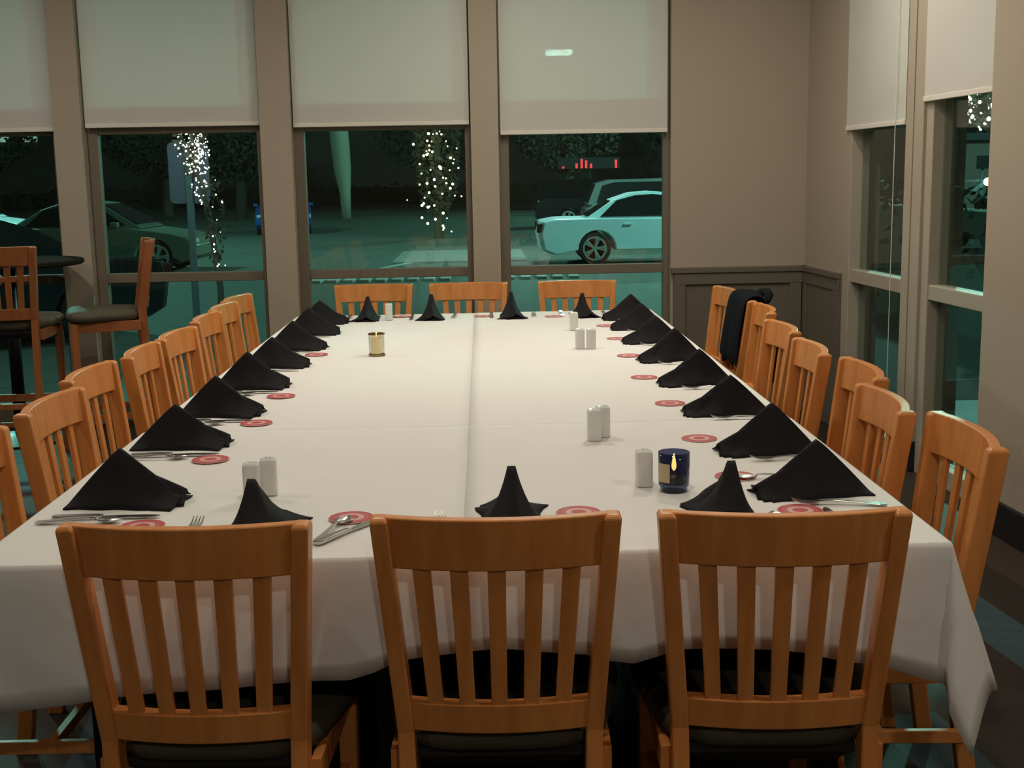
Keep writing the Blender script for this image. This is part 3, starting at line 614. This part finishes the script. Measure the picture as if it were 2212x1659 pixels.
def car(label, loc, rz, paint, suv=False, cat='car'):
    t = thing('car', label, cat, loc, rz)      # local +x = front, y = width
    L, Wd = (4.75, 1.84); wr = .33; xr, xf = 1.16, 3.92
    H = 1.45 if not suv else 1.68; bl = .93 if not suv else 1.05
    def arch(xc): return [(xc+.40*math.cos(a), max(.20, .30+.40*math.sin(a))) for a in [math.pi-math.pi*i/10 for i in range(11)]]
    low = [(.06, .32), (.30, .22)] + arch(xr) + arch(xf) + [(4.5, .22), (4.72, .34)]
    if suv: top = [(4.75, .65), (4.60, .88), (3.75, 1.03), (3.3, bl), (.25, bl), (.06, .95), (.0, .6)]
    else: top = [(4.75, .55), (4.62, .70), (4.2, .80), (3.45, bl-.02), (2.5, bl), (1.2, bl+.01), (.35, bl+.0), (.06, .88), (.0, .62)]
    prof = low+top
    cx, cz = 2.4, .6
    def ring(y, k): return [(cx+(x-cx)*k, y, cz+(z-cz)*(k if z > .5 else 1)) for x, z in prof]
    MB().loft([ring(-Wd/2+.0, .955), ring(-Wd/2+.05, .992), ring(-Wd/2+.2, 1), ring(Wd/2-.2, 1), ring(Wd/2-.05, .992), ring(Wd/2, .955)]).build('body', paint, t, smooth=False, bevel=.015)
    if suv: gh = [(.12, bl-.02), (.35, H-.10), (.7, H-.01), (2.2, H), (2.75, H-.06), (3.55, bl)]
    else: gh = [(.95, bl-.02), (1.55, H-.16), (1.95, H-.03), (2.35, H), (2.75, H-.04), (3.62, bl-.03)]
    def gr(y, k): return [(2.2+(x-2.2)*(1-.0*k), y, z) for x, z in gh]
    b = MB()
    def section(hw0, hw1):
        rings = []
        for sgn in (-1, 1): rings.append([(x, sgn*(hw0+(hw1-hw0)*max(0, (z-bl))/(H-bl)), z) for x, z in gh])
        return rings
    b.loft(section(.80, .60)).build('cabin', paint, t, bevel=.02)
    # side windows, windscreen, rear screen
    for sgn in (-1, 1):
        w_ = [(1.28, bl+.03), (1.62, H-.17), (2.0, H-.075), (2.35, H-.055), (2.68, H-.09), (3.30, bl+.03)] if not suv else [(.35, bl+.04), (.5, H-.16), (.8, H-.08), (2.2, H-.07), (2.65, H-.13), (3.25, bl+.04)]
        yv = lambda z: sgn*(.80-.20*max(0, (z-bl))/(H-bl)+.006)
        vs = [(x, yv(z), z) for x, z in w_]+[(x, yv(z)+sgn*.008, z) for x, z in w_]; n = len(w_)
        MB().add(vs, [tuple(range(n)), tuple(range(2*n-1, n-1, -1))]+[(i, (i+1) % n, n+(i+1) % n, n+i) for i in range(n)]).build('side_window', M['carglass'], t)
        MB().box(2.28, 2.36, min(sgn*.70, sgn*.80), max(sgn*.70, sgn*.80), bl-.0, H-.16).build('pillar', M['carglass'], t) if False else None
        for x in (1.75, 2.75): MB().box(x, x+.16, min(sgn*.915, sgn*.945), max(sgn*.915, sgn*.945), .80, .825).build('door_handle', paint, t)
        MB().box(.0, .30, min(sgn*.62, sgn*.90), max(sgn*.62, sgn*.90), .66, .84).build('tail_light', M['taill'], t, bevel=.02)
        MB().box(4.42, 4.70, min(sgn*.55, sgn*.86), max(sgn*.55, sgn*.86), .56, .68).build('headlight', M['headl'], t, bevel=.02)
        MB().box(3.05, 3.2, min(sgn*.86, sgn*1.02), max(sgn*.86, sgn*1.02), .93, 1.03).build('mirror', paint, t, bevel=.02)
    g0, g1 = gh[-2], gh[-1]
    for nm, (p0, p1), o in (('windscreen', (gh[-2], gh[-1]), .02), ('rear_window', (gh[1], gh[0]), -.02)):
        a0, a1 = .56, .74
        q0 = Vector((p0[0], 0, p0[1])); q1 = Vector((p1[0], 0, p1[1])); u_ = q1-q0; A = q0+u_*.06; B = q0+u_*.86
        sh_ = Vector((o, 0, .012))
        vs = []
        for d in (Vector((0, 0, 0)), sh_): vs += [tuple(A+d+Vector((0, -a0, 0))), tuple(A+d+Vector((0, a0, 0))), tuple(B+d+Vector((0, a1, 0))), tuple(B+d+Vector((0, -a1, 0)))]
        MB().add(vs, [(0, 1, 2, 3), (7, 6, 5, 4), (0, 4, 5, 1), (1, 5, 6, 2), (2, 6, 7, 3), (3, 7, 4, 0)]).build(nm, M['carglass'], t)
    for x in (xr, xf):
        for sgn in (-1, 1):
            rot = Matrix.Translation((x, sgn*(Wd/2-.12), wr)) @ Matrix.Rotation(R(90), 4, 'X')
            ty = MB(rot).lathe([(.20, -.10), (.30, -.11), (.33, -.08), (.33, .08), (.30, .11), (.20, .10), (.20, -.10)], n=28).build('wheel', M['tyre'], t, smooth=False)
            rm = MB(rot); rm.lathe([(.0005, -.02), (.20, -.02), (.21, -.09), (.235, -.10), (.235, .10), (.21, .09), (.20, .02), (.0005, .02)], n=28) if False else None
            rm.lathe([(.205, -.118), (.245, -.118), (.245, .118), (.205, .118), (.205, -.118)], n=28)
            for q in range(5):
                a = q*2*math.pi/5
                for s2 in (-1, 1):
                    rm.tube([(.03*math.cos(a), .03*math.sin(a), s2*.09), (.215*math.cos(a+.14*s2), .215*math.sin(a+.14*s2), s2*.105)], .026, 6)
                    rm.tube([(.03*math.cos(a), .03*math.sin(a), s2*.09), (.215*math.cos(a-.14*s2), .215*math.sin(a-.14*s2), s2*.105)], .026, 6)
            rm.lathe([(.0005, -.11), (.05, -.11), (.05, .11), (.0005, .11)], n=12)
            rm.build('rim', M['rim'], ty)
    return t
car('silver sedan parked outside the right-hand window, rear to the left', (1.17, 23.7, GZ), R(-1), M['silver'])
car('dark estate car parked behind the silver sedan', (1.90, 42.0, GZ), R(0), M['darkcar'], True)
car('graphite estate car parked directly behind the silver sedan', (2.65, 30.4, GZ), R(-1), M['darksilver'], True)
car('pale car parked beyond the sign, its front behind the post', (-10.35, 23.8, GZ), R(-2), M['palecar'])
car('black car close to the sign window, pointing at the building', (-4.4, 13.4, GZ), R(-130), M['darkcar'])
car('blue car partly hidden behind the pilaster', (-7.2, 44, GZ), R(-82), M['bluecar'])
car('black car seen through the leftmost window', (-16.2, 22.0, GZ), R(-3), M['darkcar'], True)
car('grey car at the back of the car park, left', (-17.5, 34.0, GZ), R(0), M['silver'])

# sign seen from behind
t = thing('road_sign', 'back of a grey rectangular sign on a post outside the second window', 'sign', (-2.78, 10.0, GZ))
b = MB(); pts = []
hw, z0, z1, rr = .195, 1.59, 2.18, .05
for cx_, cz_, a0 in ((hw-rr, z1-rr, 0), (-hw+rr, z1-rr, 90), (-hw+rr, z0+rr, 180), (hw-rr, z0+rr, 270)):
    for i in range(5): pts.append((cx_+rr*math.cos(R(a0+22.5*i)), cz_+rr*math.sin(R(a0+22.5*i))))
b.loft([[(x, 0, z) for x, z in pts], [(x, .004, z) for x, z in pts]]).build('sign_plate', M['signm'], t)
b = MB(); b.box(-.034, .034, -.035, -.002, 0, 2.14); b.build('post', M['post'], t, bevel=.006)
b = MB()
for z in (1.75, 2.02): b.lathe([(.008, -.004), (.008, .004)], (0, -.04, z), 8)
b.build('bolt', M['post'], t)

# trees
def leaves(b, c, rx, ry, rz, n, s):
    for _ in range(n):
        a = rnd.uniform(0, 2*math.pi); h = rnd.uniform(-1, 1); q = rnd.uniform(.55, 1)**.5; rr = math.sqrt(max(0, 1-h*h))
        p = Vector((c[0]+rx*rr*math.cos(a)*q, c[1]+ry*rr*math.sin(a)*q, c[2]+rz*h*q))
        d1 = Vector((rnd.gauss(0, 1), rnd.gauss(0, 1), rnd.gauss(0, 1))).normalized()*s; d2 = d1.cross(Vector((rnd.gauss(0, 1), rnd.gauss(0, 1), rnd.gauss(0, 1)))).normalized()*s*.6
        b.add([tuple(p-d1), tuple(p+d2), tuple(p+d1), tuple(p-d2)], [(0, 1, 2, 3)])
t = thing('tree', 'slim dark tree wound with warm string lights', 'tree', (-1.25, 35.2, GZ))
MB().tube([(0, 0, 0), (.03, 0, 1.5), (.0, 0, 3.2), (.05, 0, 5)], [.16, .13, .10, .05], 10).build('trunk', M['bark'], t)
b = MB(); leaves(b, (0, 0, 2.9), .72, .72, 2.4, 1500, .10); b.build('foliage', M['leaf'], t)
bp = None
bulb_mesh = None
for i in range(98):
    h = .25+4.6*(i/98)**.85; w_ = .95 if h < 1.3 else .75
    a = rnd.uniform(math.pi*1.02, math.pi*1.98)
    x = w_*rnd.uniform(.15, 1)*math.cos(a); y = -.78-abs(.1*math.sin(a)); z = h+rnd.uniform(-.1, .1); s = rnd.uniform(.018, .042)
    if bp is None: bp = MB().ball((0, 0, 0), 1).build('bulb', M['warmb'], t); o = bp
    else: o = bp.copy(); col.objects.link(o); o.parent = t
    o.location = (x, y, z); o.scale = (s, s, s)
def lit_tree(label, loc, nb, zc, rad, hh, lean=0, nl=900):
    t = thing('tree', label, 'tree', loc)
    MB().tube([(0, 0, 0), (.05, 0, 1.2), (-.1, 0, 2.4), (0, 0, zc+hh*.6)], [.17, .14, .10, .04], 10).build('trunk', M['bark'], t)
    b = MB(); leaves(b, (lean, 0, zc), rad, rad, hh, nl, .10); b.build('foliage', M['leaf'], t)
    b = MB()
    for _ in range(nb):
        a = rnd.uniform(0, 2*math.pi); h = rnd.uniform(-1, 1); rr = math.sqrt(1-h*h); s = rnd.uniform(.018, .045); q = rnd.uniform(.75, 1.03)
        b.ball((lean+rad*rr*math.cos(a)*q, rad*rr*math.sin(a)*q, zc+hh*h*q), s, 5, 3)
    b.build('string_lights', M['whiteb'], t)['kind'] = 'stuff'
    return t
t = thing('tree', 'small slim tree densely wound with bright white lights beside the sign post', 'tree', (-2.44, 9.45, GZ))
MB().tube([(0, 0, 0), (.02, 0, .8), (-.05, 0, 1.5), (-.16, 0, 2.0), (-.2, 0, 3.2)], [.035, .03, .026, .02, .01], 8).build('trunk', M['bark'], t)
b = MB(); leaves(b, (-.18, 0, 2.62), .19, .16, .78, 420, .035); leaves(b, (.0, 0, 1.45), .10, .10, .45, 120, .03); b.build('foliage', M['leaf'], t)
b = MB()
for _ in range(800):
    a = rnd.uniform(0, 2*math.pi); h = rnd.uniform(-1, 1); rr = math.sqrt(1-h*h)*(.75+.25*h); q = rnd.uniform(.5, 1.03)
    b.ball((-.20+.27*rr*math.cos(a)*q-.12*min(0, h+.2)*1.0, .18*rr*math.sin(a)*q, 2.55+.95*h*q), rnd.uniform(.004, .0105), 5, 3)
for _ in range(16):
    h = rnd.uniform(.95, 1.9); b.ball((rnd.uniform(-.06, .10), -.1+rnd.uniform(-.03, .03), h), rnd.uniform(.004, .009), 5, 3)
b.build('string_lights', M['whiteb'], t)['kind'] = 'stuff'
lit_tree('small tree wound with white lights seen through the right-wall window', (12.0, 26, GZ), 260, 3.35, 1.3, .75)
# background trees and building
for i, (x, y, h, r_) in enumerate([(-26, 62, 9, 4.2), (-17, 66, 8, 3.8), (-11.5, 58, 7, 2.6), (-2.0, 68, 8, 4.0), (4.5, 62, 7.5, 3.0), (13, 72, 9, 4.2), (-21, 46, 6, 2.2), (20, 40, 8, 4)]):
    t = thing('tree', ['broad dark tree far left beyond the car park', 'dark tree left of the white-lit tree, far back', 'dark tree above the blue car', 'broad dark tree far back in the middle window', 'dark tree behind the estate car', 'broad dark tree far back at the right', 'smaller dark tree behind the grey car', 'dark tree seen through the right-wall window'][i], 'tree', (x, y, GZ))
    MB().tube([(0, 0, 0), (.15, 0, h*.4), (0, 0, h*.8)], [.30, .24, .1], 10).build('trunk', M['bark'], t)
    b = MB(); leaves(b, (0, 0, h*.60), r_, r_*.7, h*.36, 3000, .15); b.build('foliage', M['leaf'], t)
t = thing('tree', 'pale bare trunk beyond the car park in the middle window', 'tree', (-6.3, 56, GZ))
MB().tube([(.05, 0, 0), (.03, 0, 1.2), (-.05, 0, 2.2), (-.12, 0, 3.4), (-.3, 0, 6)], [.22, .26, .40, .44, .46], 12).build('trunk', M['palebark'], t, smooth=True)
b = MB(); n = 120
for i in range(n):
    x = -45+90*i/n
    leaves(b, (x, 87+rnd.uniform(-.8, .8), .55), .7, .7, .9+rnd.uniform(-.2, .3), 26, .20)
b.box(-45, 45, 87, 88, 0, 1.2)
b.mx = None; o = b.build('hedge', M['leaf']); o.location.z = GZ; tag(o, 'long low dark hedge along the back of the car park', 'hedge')
b = MB()  # hedge added here to hide lit ground from the right windows
for i in range(60): leaves(b, (5.4+rnd.uniform(-.2, .2)+.0*i, 5.6+i*.27, .85), .45, .35, .85, 26, .09)
b.box(5.2, 5.6, 5.5, 21.6, 0, 1.35); o = b.build('hedge', M['leaf']); o.location.z = GZ; tag(o, 'clipped dark hedge added to darken the view outside the right-wall windows', 'hedge')
t = thing('building', 'dark brick building with lit upper windows behind the car park', 'building', (-20, 96, GZ))
MB().box(-40, 60, 0, 8, 0, 11).build('wall', M['brick'], t)
for x in (-16.9, -14.7, -9, 22, 27): 
    MB().box(x-.55, x+.55, -.08, 0.02, 5.1, 6.6).build('window', M['lit'] if x < -10 else M['carglass'], t)
MB().box(-40.5, 60.5, -.5, .3, 11, 11.6).build('roof', M['brick'], t)
# red lights: a far lit sign of illegible strokes
t = thing('lit_sign', 'distant red neon strokes above the parked cars', 'sign', (4.7, 54, 1.85))
for x, h in ((-.95, .10), (-.35, .22), (-.12, .42), (.08, .35), (.30, .20), (1.42, .36)):
    MB().box(x-.05, x+.05, 0, .06, -.1, h-.1).build('neon_stroke', M['red'], t)
MB().box(-1.2, 1.6, .06, .12, -.12, .38).build('backing', M['blackmetal'], t)
MB().box(.2, .3, .12, .22, -2.2, .3).build('sign_post', M['blackmetal'], t)
# street lamps
def street_lamp(label, x, y, z, px, strong=False):
    t = thing('street_lamp', label, 'street lamp', (px, y, GZ)); h = z-GZ+.12
    MB().tube([(0, 0, 0), (0, 0, h)], [.09, .06], 10).build('pole', M['post'], t)
    if abs(px-x) > .3: MB().tube([(0, 0, h), (x-px, 0, h)], .035, 8).build('arm', M['post'], t)
    MB().box(x-px-.34, x-px+.34, -.14, .14, h-.05, h+.05).build('lamp_head', M['post'], t, bevel=.02)
    MB().box(x-px-.30, x-px+.30, -.12, .12, h-.17, h-.052).build('lens', M['lens'] if strong else M['lens2'], t, bevel=.02)
street_lamp('street lamp glaring through the roller blind', 1.9, 27.0, 4.22, 7.6, True)
for (x, y, z, e), l in zip(STREET, ['tall street lamp right of the parked cars', 'tall street lamp at the left of the car park', 'tall street lamp behind the car park']): street_lamp(l, x, y, z+.15, x)
for (x, y, z, e), l in zip(FACADE, ['left', 'right']):
    t = thing('wall_lamp', 'lamp on the outside wall above the windows, %s one' % l, 'lamp', (x, WY+.16, z+.05))
    MB().box(-.12, .12, 0, .16, 0, .12).build('housing', M['blackmetal'], t, bevel=.01); MB().box(-.1, .1, .165, .175, .0, .10).build('lens', M['lens2'], t)
b = MB(); b.box(-7, 3.2, WY+.16, WY+.30, 2.75, 4.2); b.box(-7, -3.49, WY+.16, WY+.30, GZ, 2.75); b.box(1.2, 2.3, WY+.16, WY+.30, GZ, 2.75)
struct(b.build('wall_outside', M['brick']), 'outer face of the building above the windows', 'wall')
# things beyond the right wall windows
t = thing('shop_front', 'small lit kiosk seen through the right-wall window', 'building', (15.4, 34.0, GZ), R(-20))
MB().box(-1.8, 1.8, 0, 2, 0, 2.6).build('wall', M['brick'], t); MB().box(-.2, 1.5, -.05, 0, 1.25, 1.95).build('window', M['cyan'], t)
MB().box(-2, 2, -.3, 2.2, 2.6, 2.8).build('roof', M['blackmetal'], t)
t = thing('garden_lamp', 'small yellow lamp outside the right-wall window', 'lamp', (11.0, 24.6, GZ))
MB().tube([(0, 0, 0), (0, 0, 1.4)], .03, 8).build('post', M['blackmetal'], t); MB().ball((0, 0, 1.5), .09, 10, 6).build('globe', M['yel'], t, smooth=True)
t = thing('notice_board', 'small dark square board outside the right-wall window', 'sign', (10.2, 22.9, GZ))
MB().box(-.13, .13, 0, .02, 1.78, 2.04).build('board', M['black'], t); MB().box(-.025, .025, .02, .06, 0, 2.0).build('post', M['post'], t)
for o in bpy.data.objects:
    if '_used' in o: del o['_used']
